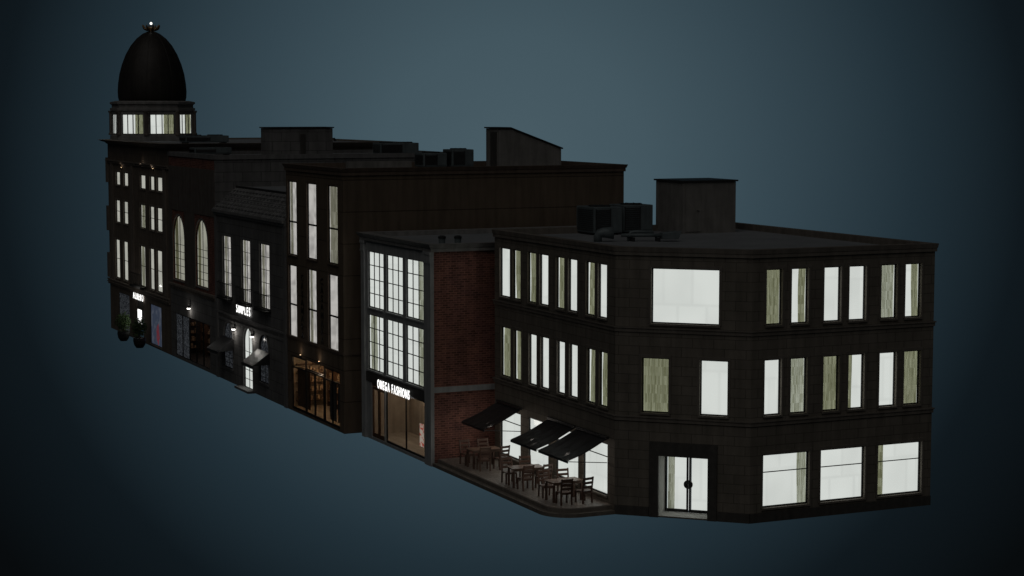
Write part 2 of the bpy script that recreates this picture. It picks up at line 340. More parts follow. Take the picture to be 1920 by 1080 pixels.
def stairhouse(par,x0,x1,y0,y1,z0,z1,z1r=None,mat='plaster'):
    mb=MB(); zr=z1 if z1r is None else z1r; xm=x0+(.18*(x1-x0) if z1r is not None else 0)
    prof=[(x0,z0),(x1,z0),(x1,zr),(xm,z1),(x0,z1)] if z1r is not None else [(x0,z0),(x1,z0),(x1,z1),(x0,z1)]
    mb.poly([(x,y0,z) for x,z in prof]); mb.poly([(x,y1,z) for x,z in prof])
    for (a,b) in zip(prof,prof[1:]+prof[:1]): mb.poly([(a[0],y0,a[1]),(b[0],y0,b[1]),(b[0],y1,b[1]),(a[0],y1,a[1])])
    o=mb.build('stair_house',M[mat],par)
    c=MB(); e=.09; top=prof[2:]
    for (a,b) in zip(top,top[1:]):
        ea=e if a==top[0] else 0; eb=e if b==top[-1] else 0
        c.hexa([(a[0]+ea,y0-e,a[1]+.01),(b[0]-eb,y0-e,b[1]+.01),(b[0]-eb,y1+e,b[1]+.01),(a[0]+ea,y1+e,a[1]+.01),(a[0]+ea,y0-e,a[1]+.09),(b[0]-eb,y0-e,b[1]+.09),(b[0]-eb,y1+e,b[1]+.09),(a[0]+ea,y1+e,a[1]+.09)])
    c.build('roof_cap',M['dkmetal'],o)
    return o
def acunit(x0,x1,y0,y1,z0,z1,label,group='air conditioning units on the roofs',fans=1):
    r=empty('air_conditioner',((x0+x1)/2,(y0+y1)/2,z0)); tag(r,label,'air conditioner',group)
    MB().box(x0,x1,y0,y1,z0+.1,z1).build('casing',M['acm'],r,bev=.03)
    for s in (x0+.15,x1-.25): MB().box(s,s+.1,y0+.05,y1-.05,z0,z0+.099).build('foot',M['dkmetal'],r)
    xm=x0+(x1-x0)*.55
    g=MB(); n=11
    for i in range(n):
        z=z0+.25+(z1-z0-.4)*i/(n-1); g.hexa([(x0+.12,y0-.03,z-.03),(xm,y0-.03,z-.03),(xm,y0+.0,z+.01),(x0+.12,y0+.0,z+.01),(x0+.12,y0-.03,z-.015),(xm,y0-.03,z-.015),(xm,y0,z+.025),(x0+.12,y0,z+.025)])
    for x in (x0+.08,xm): g.box(x,x+.04,y0-.04,y0-.002,z0+.18,z1-.08)
    g.build('grille',M['dkmetal'],r)
    MB().box(xm+.12,x1-.08,y0-.02,y0-.001,z0+.2,z1-.12).build('service_panel',M['acm'],r,bev=.006)
    g=MB()
    for i in range(n):
        z=z0+.25+(z1-z0-.4)*i/(n-1); g.box(x0-.03,x0-.002,y0+.15,y1-.15,z-.02,z+.01)
    g.build('side_grille',M['dkmetal'],r)
    for k in range(fans):
        cx=x0+(x1-x0)*(k+.5)/fans; rr=min((x1-x0)/fans,y1-y0)*.36
        f=MB().lathe((cx,(y0+y1)/2,z1),[(rr,0),(rr,.05),(rr*.92,.05),(rr*.92,.02)],20); 
        for a in range(4):
            t=PI*a/4; f.tube([(cx-rr*math.cos(t),(y0+y1)/2-rr*math.sin(t),z1+.06),(cx+rr*math.cos(t),(y0+y1)/2+rr*math.sin(t),z1+.06)],.01,5)
        f.build('fan_guard',M['dkmetal'],r)
    return r

# ================================================================= CORNER BUILDING
XL=3.8; pA=(3.8,4.2); pB=(8.2,0); YB=17.2; XR=17.75; TOP=11.9
cb=empty('corner_building',(11,8,0)); tag(cb,'dark stone three storey corner building with cut corner entrance and white lit windows','building')
FL=Fr((XL,YB),pA); FC=Fr(pA,pB); FR=Fr(pB,(XR,0))
specs=[]
r1=FL.rz(940,463,555); r2=FL.rz(945,612,706)
R1=FR.rz(1437,505,610); R2=FR.rz(1433,675,780); R3=FR.rz(1430,853,953)
r1=((r1[0]+R1[0])/2,(r1[1]+R1[1])/2); r2=((r2[0]+R2[0])/2,(r2[1]+R2[1])/2)
xs=[(938,957),(962,977),(990,1006),(1012,1029),(1043,1059),(1066,1083),(1099,1116),(1122,1139)]
for (a,b),c1,c2 in zip(xs,[0,1,1,0,1,0,1,0],[1,1,0,0,0,0,1,1]):
    specs.append((FL,FL.win(a,b,530,r1),dict(dep=.08,cur=c1,sur='corner_trim',cm='cur' if c1 else 'cur2')))
    specs.append((FL,FL.win(a+2,b+1,690,r2),dict(dep=.08,cur=c2,sur='corner_trim')))
g4=FL.rz(1139,832,930); g4=(max(g4[0],.42),g4[1])
for a,b in [(938,976),(990,1028),(1042,1084),(1093,1139)]:
    specs.append((FL,FL.win(a,b,850,g4),dict(dep=.08,zb=[g4[1]-.62],sur=None,fw=.06,mw=.04)))
cz=FC.rz(1220,502,606); specs.append((FC,FC.win(1221,1349,555,cz),dict(dep=.15,sur='corner_trim')))
cz=FC.rz(1203,670,773); 
specs.append((FC,FC.win(1203,1254,720,cz),dict(dep=.15,cur=1,sur='corner_trim'))); specs.append((FC,FC.win(1312,1365,725,cz),dict(dep=.15,sur='corner_trim')))
for (a,b),c in zip([(1437,1467),(1484,1516),(1545,1577),(1592,1624),(1652,1682),(1697,1727)],[1,3,0,0,1,3]):
    specs.append((FR,FR.win(a,b,555,R1),dict(dep=.15,cur=c,sur='corner_trim',cm='cur' if a!=1652 else 'cur2')))
for (a,b),c in zip([(1433,1465),(1482,1513),(1543,1573),(1590,1620),(1648,1680),(1694,1725)],[0,1,1,2,0,1]):
    specs.append((FR,FR.win(a,b,720,R2),dict(dep=.15,cur=c,sur='corner_trim',cm='cur2' if a==1482 else 'cur')))
for (a,b),c in zip([(1430,1517),(1538,1621),(1645,1727)],[3,0,2]):
    w=FR.win(a,b,900,R3); specs.append((FR,w,dict(dep=.15,cur=0,zb=[R3[1]-.8],fw=.06,mw=.04,sur='corner_trim')))
    specs[-1][2]['cur']={3:5,0:0,2:6}[c]
eh=(FC.sx(1235,915),FC.sx(1327,915),.06,FC.hit(1280,857)[1])
wall=MB()
for F in (FL,FC,FR):
    hs=[(*w[:4],False,None) for f,w,k in specs if f is F]
    if F is FC: hs.append((*eh,False,.02))
    facade(wall,F,0,TOP-.35,hs,.16 if F is not FL else .09)
plain(wall,(XR,0),(XR,YB),0,TOP-.35); plain(wall,(XR,YB),(XL,YB),0,TOP-.35)
wall.build('wall',M['corner'],cb)
poly=[(XL,YB),pA,pB,(XR,0),(XR,YB)]
for F,w,k in specs:
    c=k.pop('cur',0); o=window(F,cb,*w[:4],cur=c,**k)
    if c in (5,6):
        W=w[1]-w[0]
        if c==5: curtain(F,o,w[1]-W*.2,w[1]-.01,w[2],w[3],-.25,M['cur2'])
        else: curtain(F,o,w[0]+.01,w[0]+W*.2,w[2],w[3],-.25,M['cur'])
zc1=FR.hit(1750,607)[1]; zc2=FR.hit(1750,769)[1]
c=MB(); band(c,poly,TOP-.36,TOP-.2,.07,.3); band(c,poly,TOP-.197,TOP,.12,.3,out0=.09); c.build('cornice',M['corner_trim'],cb)
for z in (zc1,zc2):
    c=MB(); band(c,poly,z-.1,z+.06,.05,-.001); band(c,poly,z+.062,z+.12,.09,-.001); c.build('string_course',M['corner_trim'],cb)
c=MB()
for F,a,b in ((FR,0,FR.L+.0),(FC,0,eh[0]-.45),(FC,eh[1]+.45,FC.L)): c.fb(F,a,b,0,.42,-.02,.05)
c.build('plinth',M['base'],cb)
rf=MB(); flat(rf,offs(poly,-.28),TOP-.3); rf.build('roof',M['roof'],cb)
e=MB(); P=FC.P; D=-1.1; a,b,z0,z1=eh
e.poly([P(a,z0,-.02),P(a,z0,D),P(a,z1,D),P(a,z1,-.02)]); e.poly([P(b,z0,-.02),P(b,z0,D),P(b,z1,D),P(b,z1,-.02)])
e.poly([P(a,z0,0),P(b,z0,0),P(b,z0,D),P(a,z0,D)]); e.poly([P(a,z1,-.02),P(b,z1,-.02),P(b,z1,D),P(a,z1,D)])
e.build('entrance_recess',M['cream'],cb)
e=MB(); e.fb(FC,a-.42,a-.003,.0,z1+.62,-.02,.09); e.fb(FC,b+.003,b+.42,.0,z1+.62,-.02,.09); e.fb(FC,a-.003,b+.003,z1+.003,z1+.62,-.02,.085); e.build('entrance_surround',M['base'],cb)
FD=Fr(P(a,0,D+.12).xy,P(b,0,D+.12).xy); m=(b-a)/2; dz=z1-.12
def leaf(F,par,s0,s1,z0,z1,mat='frame',hs=None,lit='lit',fw=.09,name='door',glass=True):
    q=MB(); q.fb(F,s0,s0+fw,z0,z1,-.06,0); q.fb(F,s1-fw,s1,z0,z1,-.06,0); q.fb(F,s0+fw,s1-fw,z0,z0+fw*1.6,-.06,0); q.fb(F,s0+fw,s1-fw,z1-fw,z1,-.06,0)
    o=q.build(name,M[mat],par)
    MB().poly([F.P(s0+.03,z0+.03,-.03),F.P(s1-.03,z0+.03,-.03),F.P(s1-.03,z1-.03,-.03),F.P(s0+.03,z1-.03,-.03)]).build('pane',M['glass'],o)
    if hs is not None: MB().tube([F.P(hs,z0+.8,0),F.P(hs,z0+.8,.06),F.P(hs,z0+1.3,.06),F.P(hs,z0+1.3,0)],.018,6).build('handle',M['dkmetal'],o)
    if lit:
        l=MB(); l.poly([F.P(s0,z0,-.5),F.P(s1,z0,-.5),F.P(s1,z1,-.5),F.P(s0,z1,-.5)]); l.build('lit_interior',M[lit],o)
    return o
for k in (0,1):
    o=leaf(FD,cb,.02+k*m,m-.01+k*(m-.01),.08,dz,fw=.085)
    zc=(.08+dz)/2; t0=PI/2 if k==0 else -PI/2; q=MB()
    arc=[FD.P(m+(-.006 if k==0 else .006)+.2*math.cos(t0+PI*i/14),zc+.2*math.sin(t0+PI*i/14),.03) for i in range(15)]
    q.poly(arc); q.poly([p+FD.n*.03 for p in arc])
    for p1,p2 in zip(arc,arc[1:]+arc[:1]): q.poly([p1,p2,p2+FD.n*.03,p1+FD.n*.03])
    q.build('handle',M['dkmetal'],o)
    if k==0: curtain(FD,o,.12,.42,.15,dz-.1,-.25,M['cur2'])
sh=stairhouse(cb,12.9,16.0,14.3,17.1,TOP-.3,14.2)
dr=MB().box(13.05,13.95,14.26,14.297,TOP-.2,13.9).build('roof_door',M['plaster'],cb); dr['label']='plain grey roof access door with lever handle'
MB().tube([(13.8,14.25,12.75),(13.8,14.2,12.75),(13.65,14.2,12.75)],.02,6).build('handle',M['dkmetal'],dr)
acunit(8.25,9.85,15,17,TOP-.3,13.0,'large louvred grey air conditioner on the corner building roof, left of the pair')
acunit(10.1,11.8,15.4,17,TOP-.3,13.05,'air conditioner on the corner building roof between the louvred one and the stair house')
vp=empty('vent_duct',(8,10.5,TOP-.3)); tag(vp,'dark curved ventilation duct with flared mouth lying on the corner building roof','duct')
z=TOP-.3
MB().tube([(6.4,11.0,z),(6.4,11.0,z+.25),(6.48,10.97,z+.38),(6.65,10.9,z+.44),(7.1,10.7,z+.42)],[.2,.2,.22,.24,.3],14).build('flared_mouth',M['acm'],vp,smooth=True)
MB().tube([(7.5,10.7,z+.3),(9.3,9.95,z+.3)],.09,12).build('pipe',M['acm'],vp,smooth=True)
MB().tube([(7.9,10.7,z),(7.9,10.7,z+.3),(8.0,10.66,z+.42),(8.2,10.6,z+.45),(9.0,10.25,z+.42)],.08,12).build('pipe',M['acm'],vp,smooth=True)
MB().hexa([(9.2,9.7,z+.12),(9.9,9.4,z+.12),(9.9,9.9,z+.12),(9.3,10.2,z+.12),(9.2,9.7,z+.42),(10.05,9.35,z+.5),(10.05,9.95,z+.5),(9.3,10.2,z+.42)]).build('fan_box',M['acm'],vp,bev=.02)
for x,y in ((8.0,10.5),(9.1,10.0)): MB().box(x-.04,x+.04,y-.2,y+.2,z,z+.2).build('support',M['dkmetal'],vp)

# terrace
def terr(o):
    c=(2.2,5.6); r=1.45-o; pts=[(3.79,18.04),(.75+o,18.04),(.75+o,5.6)]
    for i in range(1,13): t=PI+PI/2*i/12; pts.append((c[0]+r*math.cos(t),c[1]+r*math.sin(t)))
    pts+= [(3.86,4.13) if o==0 else (3.79,4.15+o)]
    if o==0: pts.append((3.79,4.3))
    return pts
def slab(mb,pts,z0,z1):
    mb.poly([(x,y,z1) for x,y in pts]); mb.poly([(x,y,z0) for x,y in pts])
    for a,b in zip(pts,pts[1:]+pts[:1]): mb.poly([(a[0],a[1],z0),(b[0],b[1],z0),(b[0],b[1],z1),(a[0],a[1],z1)])
q=MB(); slab(q,terr(0),0,.17); t=q.build('terrace_step',M['corner_trim']); tag(t,kind='structure')
q=MB(); slab(q,terr(.28),.172,.34); t=q.build('terrace_kerb',M['corner_trim']); tag(t,kind='structure')
q=MB(); slab(q,terr(.34),.342,.36); t=q.build('terrace',M['paver']); tag(t,kind='structure')

# furniture
KS=1.22
def mk_chair():
    r=empty('terrace_chair',(0,0,0))
    q=MB()
    for i in range(5): q.box(-.22,.22,-.2+i*.085,-.125+i*.085,.43,.455)
    q.box(-.2,.2,-.21,-.18,.38,.429); q.box(-.2,.2,.18,.21,.38,.429); q.build('seat',M['wood'],r)
    for x in (-.21,.21):
        MB().box(x-.026,x+.026,.175,.225,0,.43).build('leg',M['wood'],r)
        MB().hexa([(x-.026,-.26,0),(x+.026,-.26,0),(x+.026,-.21,0),(x-.026,-.21,0),(x-.026,-.225,.43),(x+.026,-.225,.43),(x+.026,-.18,.43),(x-.026,-.18,.43)]).build('leg',M['wood'],r)
    q=MB()
    for x in (-.21,.21): q.hexa([(x-.026,-.225,.432),(x+.026,-.225,.432),(x+.026,-.18,.432),(x-.026,-.18,.432),(x-.026,-.31,.98),(x+.026,-.31,.98),(x+.026,-.275,.98),(x-.026,-.275,.98)])
    for z in (.60,.76,.92):
        y=-.2-(z-.43)*.17; q.box(-.184,.184,y-.013,y+.013,z-.045,z+.045)
    q.build('backrest',M['wood'],r); return r
def dup(r,loc,rz):
    c=r.copy(); COL.objects.link(c); c.location=loc; c.rotation_euler=(0,0,rz)
    for ch in list(r.children):
        d=ch.copy(); COL.objects.link(d); d.parent=c
    return c
def mk_table():
    r=empty('terrace_table',(0,0,0))
    q=MB()
    for i in range(8): q.box(-.7,.7,-.38+i*.095,-.288+i*.095,.71,.75)
    q.box(-.64,.64,-.33,-.3,.63,.709); q.box(-.64,.64,.3,.33,.63,.709); q.build('tabletop',M['tablewood'],r)
    for x in (-.62,.62):
        for y in (-.31,.31): MB().box(x-.04,x+.04,y-.04,y+.04,0,.629).build('leg',M['wood'],r)
    return r
ch0=mk_chair(); tb0=mk_table(); first=True
ch0.scale=(KS,)*3; tb0.scale=(KS*.93,KS*.93,KS)
where=['nearest the corner entrance','in the middle of the terrace','nearest the brick wall']
for ti,(tx,ty) in enumerate(((2.35,6.35),(2.15,10.0),(2.3,15.2))):
    rz=(.05,-.1,.04)[ti]
    t=tb0 if ti==0 else dup(tb0,(0,0,0),0)
    t.location=(tx,ty,.36); t.rotation_euler=(0,0,rz); tag(t,'dark wooden slatted table '+where[ti],'table','tables on the terrace')
    for ci,(dx,dy,rot) in enumerate(((-.38,-.82,0),(.55,-.85,.12),(-.45,.9,PI),(.45,.85,PI-.1))):
        c=ch0 if first else dup(ch0,(0,0,0),0); first=False
        jr=random.uniform(-.15,.15)
        c.location=(tx+dx+random.uniform(-.05,.05),ty+dy,.36); c.rotation_euler=(0,0,rot+jr)
        side=('front left','front right','back left','back right')[ci]
        tag(c,'%s slat back chair of the wooden table %s'%(side,where[ti]),'chair','slatted chairs on the terrace')
# awnings
def awning(F,px0,px1,pyr,label,p=2.0,drop=.85,grp='black awnings over the terrace',z=None,mat='awning',edge=.0):
    s0,zt=F.hit(px0,pyr); s1,zt=F.hit(px1,pyr); zt=z if z else zt
    r=empty('awning',F.P((s0+s1)/2,zt,0)); tag(r,label,'awning',grp)
    q=MB(); n=24; th=.025
    for side in (0,1):
        b=len(q.v)
        for j in range(7):
            d=.05+(p-.05)*j/6; zz=zt-drop*j/6-.05*math.sin(PI*j/6)-side*th
            for i in range(n+1):
                s=s0+(s1-s0)*i/n; q.v.append(F.P(s,zz-.035*abs(math.sin(i*PI/6))+.01*math.sin(i*2.1+j*1.3),d))
        for j in range(6):
            for i in range(n): k=b+j*(n+1)+i; q.f.append((k,k+1,k+n+2,k+n+1))
    q.build('canopy',M[mat],r,smooth=True)
    q=MB(); q.fb(F,s0,s1,zt-drop-.12,zt-drop-.01,p+.002,p+.03); q.build('valance',M[mat],r)
    MB().fb(F,s0-.03,s1+.03,zt-.02,zt+.1,.01,.13).build('wall_rail',M['dkmetal'],r)
    for s in (s0+.08,s1-.08):
        MB().tube([F.P(s,zt-drop-.25,.03),F.P(s,zt-drop-.06,p-.05)],.02,6).build('arm',M['dkmetal'],r)
    return r
zaw=FL.hit(1140,822)[1]
awning(FL,935,979,770,'black awning over the terrace nearest the brick wall',z=zaw)
awning(FL,1030,1080,800,'black awning over the terrace, middle of the three',z=zaw)
awning(FL,1084,1141,822,'black awning over the terrace nearest the corner entrance',z=zaw)
for y in (6.4,10.0,15.0): point((2.5,y,2.45),14,(1,.9,.8),.3)  # added fill lights without fittings, to brighten the terrace paving

# ================================================================= NARROW SHOP (pale pilasters, brick side)
OX=.8; Y0,Y1=18.1,28.1; OT=11.2
ob=empty('narrow_shop_building',(6,23,0)); tag(ob,'narrow shop building with pale stone front, gridded lit windows and red brick side wall','building')
FO=Fr((OX,Y1),(OX,Y0)); o1=FO.rz(690,470,575); o2=FO.rz(690,588,691)
sp=[]
for (a,b),c1,c2 in zip([(690,719),(724,755),(761,794)],[0,0,3],[2,0,3]):
    sp.append((FO.win(a,b,530,o1),c1)); sp.append((FO.win(a,b,650,o2),c2))
sh0=FO.sx(697,790); sh1=FO.sx(796,800); shz=FO.hit(796,753)[1]
hs=[(*w,False,None) for w,c in sp]+[(sh0,sh1,.15,shz,False,.1)]
wl=MB(); facade(wl,FO,0,OT-.4,hs,.08); wl.build('front_wall',M['greytrim'],ob)
wl=MB(); x1=17.3
plain(wl,(OX+.01,Y0),(x1,Y0),0,OT-.4); plain(wl,(x1,Y0),(x1,Y1),0,OT-.4); plain(wl,(x1,Y1),(OX+.01,Y1),0,OT-.4); wl.build('wall',M['brick'],ob)
for w,c in sp: window(FO,ob,*w,dep=.08,cols=3,rows=4,cur=c,fm='frame',mw=.045,sill='greytrim',cm='cur2')
op=[(OX,Y1),(OX,Y0),(x1,Y0),(x1,Y1)]
c=MB(); band(c,op,OT-.4,OT-.22,.14,.25); band(c,op,OT-.217,OT,.3,.25,out0=.18); c.build('cornice',M['drum'],ob)
q=MB(); flat(q,offs(op,-.24),OT-.25); q.build('roof',M['roof'],ob)
for s0,s1 in ((.02,.5),(FO.L-.8,FO.L+.05)):
    q=MB(); q.fb(FO,s0,s1,0,OT-1.0,-.01,.13); q.build('pilaster',M['greytrim'],ob)
    q=MB(); q.fb(FO,s0-.04,s1+.04,OT-.998,OT-.9,0,.17)
    n=6
    for i in range(n): a=s0+(s1-s0)*i/n; q.fb(FO,a+.01,a+(s1-s0)/n-.02,OT-.898,OT-.55,0,.16)
    q.fb(FO,s0-.04,s1+.04,OT-.548,OT-.402,0,.19); q.build('capital',M['greytrim'],ob)
FOS=Fr((OX+.0,Y0),(x1,Y0)); zb=FOS.hit(870,728)[1]
q=MB(); q.fb(FOS,.04,x1-OX,zb-.14,zb+.14,-.01,.06); q.build('string_course',M['greytrim'],ob)
q=MB(); q.fb(FOS,-.05,.06,0,OT-.41,-.1,.05); q.build('corner_strip',M['greytrim'],ob)
q=MB(); q.fb(FO,.52,FO.L-.82,shz+.02,o2[0]-.14,-.01,.05); q.build('sign_board',M['base'],ob)
def room(par,F,s0,s1,z0,z1,dep,dep0=.1,mw='shopwall',goods=True,energy=20,col=(1,.62,.32)):
    P=F.P; q=MB(); A,B=-dep0,-dep; 
    q.poly([P(s0-.5,z0,B),P(s1+.5,z0,B),P(s1+.5,z1+.3,B),P(s0-.5,z1+.3,B)])
    for s in (s0-.5,s1+.5): q.poly([P(s,z0,A),P(s,z0,B),P(s,z1+.3,B),P(s,z1+.3,A)])
    q.poly([P(s0-.5,z1+.3,A),P(s1+.5,z1+.3,A),P(s1+.5,z1+.3,B),P(s0-.5,z1+.3,B)]); q.poly([P(s0-.5,z0,A),P(s1+.5,z0,A),P(s1+.5,z0,B),P(s0-.5,z0,B)])
    o=q.build('shop_interior',M[mw],par)
    n=max(2,int((s1-s0)/1.3))
    if goods:
        for i in range(n):
            a=s0+(s1-s0)*(i+.1)/n; b=s0+(s1-s0)*(i+.8)/n; q=MB()
            for j in range(5): z=z0+.3+j*(z1-z0-.5)/4; q.fb(F,a,b,z,z+.04,B+.02,B+.4)
            q.fb(F,a-.04,a-.001,z0,z1-.1,B+.01,B+.42); q.fb(F,b+.001,b+.04,z0,z1-.1,B+.01,B+.42)
            sf=q.build('shelf',M['door_wood'],o)
            q=MB()
            for j in range(4):
                z=z0+.342+j*(z1-z0-.5)/4; x=a+.03
                while x<b-.15: ww=random.uniform(.08,.2); q.fb(F,x,x+ww,z,z+random.uniform(.15,.38),B+.06,B+.3); x+=ww+random.uniform(.02,.1)
            q.build('goods',M['goods'],o)
        q=MB()
        for j in range(5):
            z=z0+.35+j*.55
            if z<z1-.3:
                q.fb(F,s0-.42,s0-.1,z,z+.04,B+.5,A-.3)
        q.build('side_shelf',M['door_wood'],o)
        q=MB()
        for j in range(4):
            z=z0+.392+j*.55; d=B+.6
            while d<A-.5 and z<z1-.5: ww=random.uniform(.1,.22); q.fb(F,s0-.4,s0-.15,z,z+random.uniform(.15,.4),d,d+ww); d+=ww+.08
        q.build('goods',M['goods'],o)
    q=MB()
    for i in range(3):
        a=s0+(s1-s0)*(i+.5)/3; q.lathe(P(a,z1+.2,-dep*.45),[(.09,0),(.09,.06)],10)
    q.build('ceiling_light',M['warmlamp'],o)
    for i in range(2): point(P(s0+(s1-s0)*(i+.5)/2,z1-.1,-dep*.45),energy,col,.12,'shop_light')
    return o
room(ob,FO,sh0,sh1,.15,shz,2.4,energy=20,col=(1,.82,.65),mw='shopbeige',goods=False)
ds1=FO.sx(722,790)
def shopframe(par,F,s0,s1,z0,z1,cuts,d=-.06,mat='frame',w=.06,name='shop_window',transom=None):
    q=MB(); q.fb(F,s0,s0+w,z0,z1,d-.05,d+.02); q.fb(F,s1-w,s1,z0,z1,d-.05,d+.02); q.fb(F,s0+w,s1-w,z1-w,z1,d-.05,d+.02); q.fb(F,s0+w,s1-w,z0,z0+w*1.5,d-.05,d+.02)
    for c in cuts: q.fb(F,c-w/2,c+w/2,z0+w*1.5,z1-w,d-.047,d+.017)
    if transom: q.fb(F,s0+w,s1-w,transom-w/2,transom+w/2,d-.044,d+.014)
    o=q.build(name,M[mat],par)
    MB().poly([F.P(s0,z0,d),F.P(s1,z0,d),F.P(s1,z1,d),F.P(s0,z1,d)]).build('pane',M['glass'],o); return o
F2=Fr(FO.P(0,0,-.04).xy,FO.P(FO.L,0,-.04).xy)
leaf(F2,ob,sh0+.05,(sh0+ds1)/2,.17,2.9,mat='door_wood',lit=None,fw=.14)
leaf(F2,ob,(sh0+ds1)/2+.01,ds1,.17,2.9,mat='door_wood',hs=(sh0+ds1)/2+.16,lit=None,fw=.14)
q=MB(); q.fb(F2,sh0+.05,ds1,2.93,shz,-.06,0); q.build('door_header',M['door_wood'],ob)
shopframe(ob,FO,ds1+.1,sh1,.16,shz,[ds1+.1+(sh1-ds1)*.5],w=.07)
q=MB(); q.fb(FO,ds1+.001,ds1+.098,.15,shz,-.1,.04); q.build('door_post',M['greytrim'],ob)
p0=FO.sx(786,830); z0,z1=FO.rz(790,795,838); pt=MB().fb(FO,p0,p0+.55,z0,z1,-.035,-.03).build('poster',M['redpost'],ob); pt['label']='red and white poster in the shop window'
sa,za=FO.hit(710,725); sb,_=FO.hit(770,740)
sign('OMEGA FASHIONS',FO,sa,sb,za-.05,.46,.07,'glyph','glowing white capital letters above the narrow shop window')
for px,x,y in ((830,2.2,20.2),(856,2.95,19.9)):
    r=empty('roof_vent',(x,y,OT-.25)); tag(r,'short dark roof vent on the narrow shop roof, '+('left of the two' if px==830 else 'right of the two'),'vent','roof vents on the narrow shop')
    MB().lathe((x,y,OT-.25),[(.17,0),(.17,.36)],16).build('pipe',M['acm'],r); MB().lathe((x,y,OT+.11),[(.2,0),(.2,.1),(.1,.15)],16).build('cap',M['dkmetal'],r)

# ================================================================= TALL BROWN BUILDING
BY0,BY1=29.05,39.0; BT=14.65; XB=17.35
bb=empty('brown_building',(8,34,0)); tag(bb,'tall brown rendered building with six slim lit windows and a warm lit shop','building')
FB=Fr((0,BY1),(0,BY0)); b1=FB.rz(576,343,484); b2=FB.rz(578,504,641)
sp=[]
for (a,b) in [(541,557),(576,594),(615,634)]:
    sp.append((FB.win(a,b,415,b1),.0)); sp.append((FB.win(a+1.5,b+.5,575,b2),.0))
h0,h1=FB.sx(547,720),FB.sx(637,740); hz=FB.hit(604,686)[1]
hs=[(*w,False,None) for w,c in sp]+[(h0,h1,.12,hz,False,.1)]
wl=MB(); facade(wl,FB,0,BT-.4,hs,.07); 
plain(wl,(0,BY0),(XB,BY0),0,BT-.4); plain(wl,(XB,BY0),(XB,BY1),0,BT-.4); plain(wl,(XB,BY1),(0,BY1),0,BT-.4); wl.build('wall',M['brown'],bb)
for i,(w,c) in enumerate(sp): window(FB,bb,*w,dep=.07,cols=1,zb=[w[2]+(w[3]-w[2])*.45],mw=.1,lit='litp',sill='brown_trim',sur='brown_trim',cur=(4,0,0,4,1,0)[i],cm='cur2')
bp=[(0,BY1),(0,BY0),(XB,BY0),(XB,BY1)]
c=MB(); band(c,bp,BT-.4,BT-.2,.08,.3); band(c,bp,BT-.197,BT,.18,.3,out0=.11); c.build('cornice',M['brown_trim'],bb)
q=MB(); flat(q,offs(bp,-.29),BT-.32); q.build('roof',M['roof'],bb)
c=MB(); band(c,bp,4.35,4.5,.06,-.001); c.build('string_course',M['brown_trim'],bb)
room(bb,FB,h0,h1,.12,hz,2.6,energy=36,col=(1,.76,.52))
F3=Fr(FB.P(0,0,-.03).xy,FB.P(FB.L,0,-.03).xy); d0,d1=FB.sx(573,730),FB.sx(606,740)
shopframe(bb,FB,h0,d0-.05,.13,hz,[],transom=hz-.7,w=.09); shopframe(bb,FB,d1+.05,h1,.13,hz,[(d1+h1)/2],transom=hz-.7,w=.09)
for s0,s1,mm in ((h0+.1,d0-.15,'door_wood'),(d1+.15,(d1+h1)/2-.1,'base'),((d1+h1)/2+.1,h1-.1,'base')):
    MB().poly([FB.P(s0,.3,-.35),FB.P(s1,.3,-.35),FB.P(s1,hz-.75,-.35),FB.P(s0,hz-.75,-.35)]).build('window_screen',M[mm],bb)
leaf(F3,bb,d0,(d0+d1)/2-.01,.14,hz-.6,hs=(d0+d1)/2-.15,lit=None); leaf(F3,bb,(d0+d1)/2+.01,d1,.14,hz-.6,hs=(d0+d1)/2+.15,lit=None)
q=MB(); q.fb(F3,d0,d1,hz-.58,hz-.5,-.05,.0); q.build('door_header',M['frame'],bb)
for px in (567,604):
    s,zt=FB.hit(px,515 if px==567 else 522)
    sign('CASAMARA',FB,s,s+.5,zt-.35,.36,.03,'lettdark','dark vertical letters on brown wall between '+('left and middle' if px==567 else 'middle and right')+' slim windows',vertical=True,name='vertical_sign',group='vertical signs on the brown building',bold=.012)
for px in (565,600):
    s,z=FB.hit(px,668+ (px-565)*.35); r=empty('wall_lamp',FB.P(s,z,.1)); tag(r,'small warm wall lamp above the brown building shop, '+{565:'left of the two',600:'right of the two'}[px],'lamp','warm lamps above the brown shop')
    MB().fb(FB,s-.06,s+.06,z-.08,z+.08,0,.13).build('housing',M['dkmetal'],r); MB().fb(FB,s-.03,s+.03,z+.081,z+.09,.03,.09).build('bulb',M['warmlamp'],r)
    point(FB.P(s,z+.3,.25),.8,(1,.78,.58),.06)
q=stairhouse(bb,11.6,15.7,34,35.9,BT-.32,16.7,15.45)
dr=MB().box(11.56,11.598,34.3,35.2,BT-.25,16.5).build('roof_door',M['base'],bb)
acunit(7.6,9.1,36,37.5,BT-.32,15.25,'dark air conditioner on the brown building roof, nearer the street'); acunit(9.35,10.75,35.8,37.3,BT-.32,15.45,'dark air conditioner on the brown building roof, nearer the sloping stair house')
q=MB().box(3.2,7.3,37.2,37.45,BT-.32,BT+.12).build('roof_upstand',M['plaster'],bb)

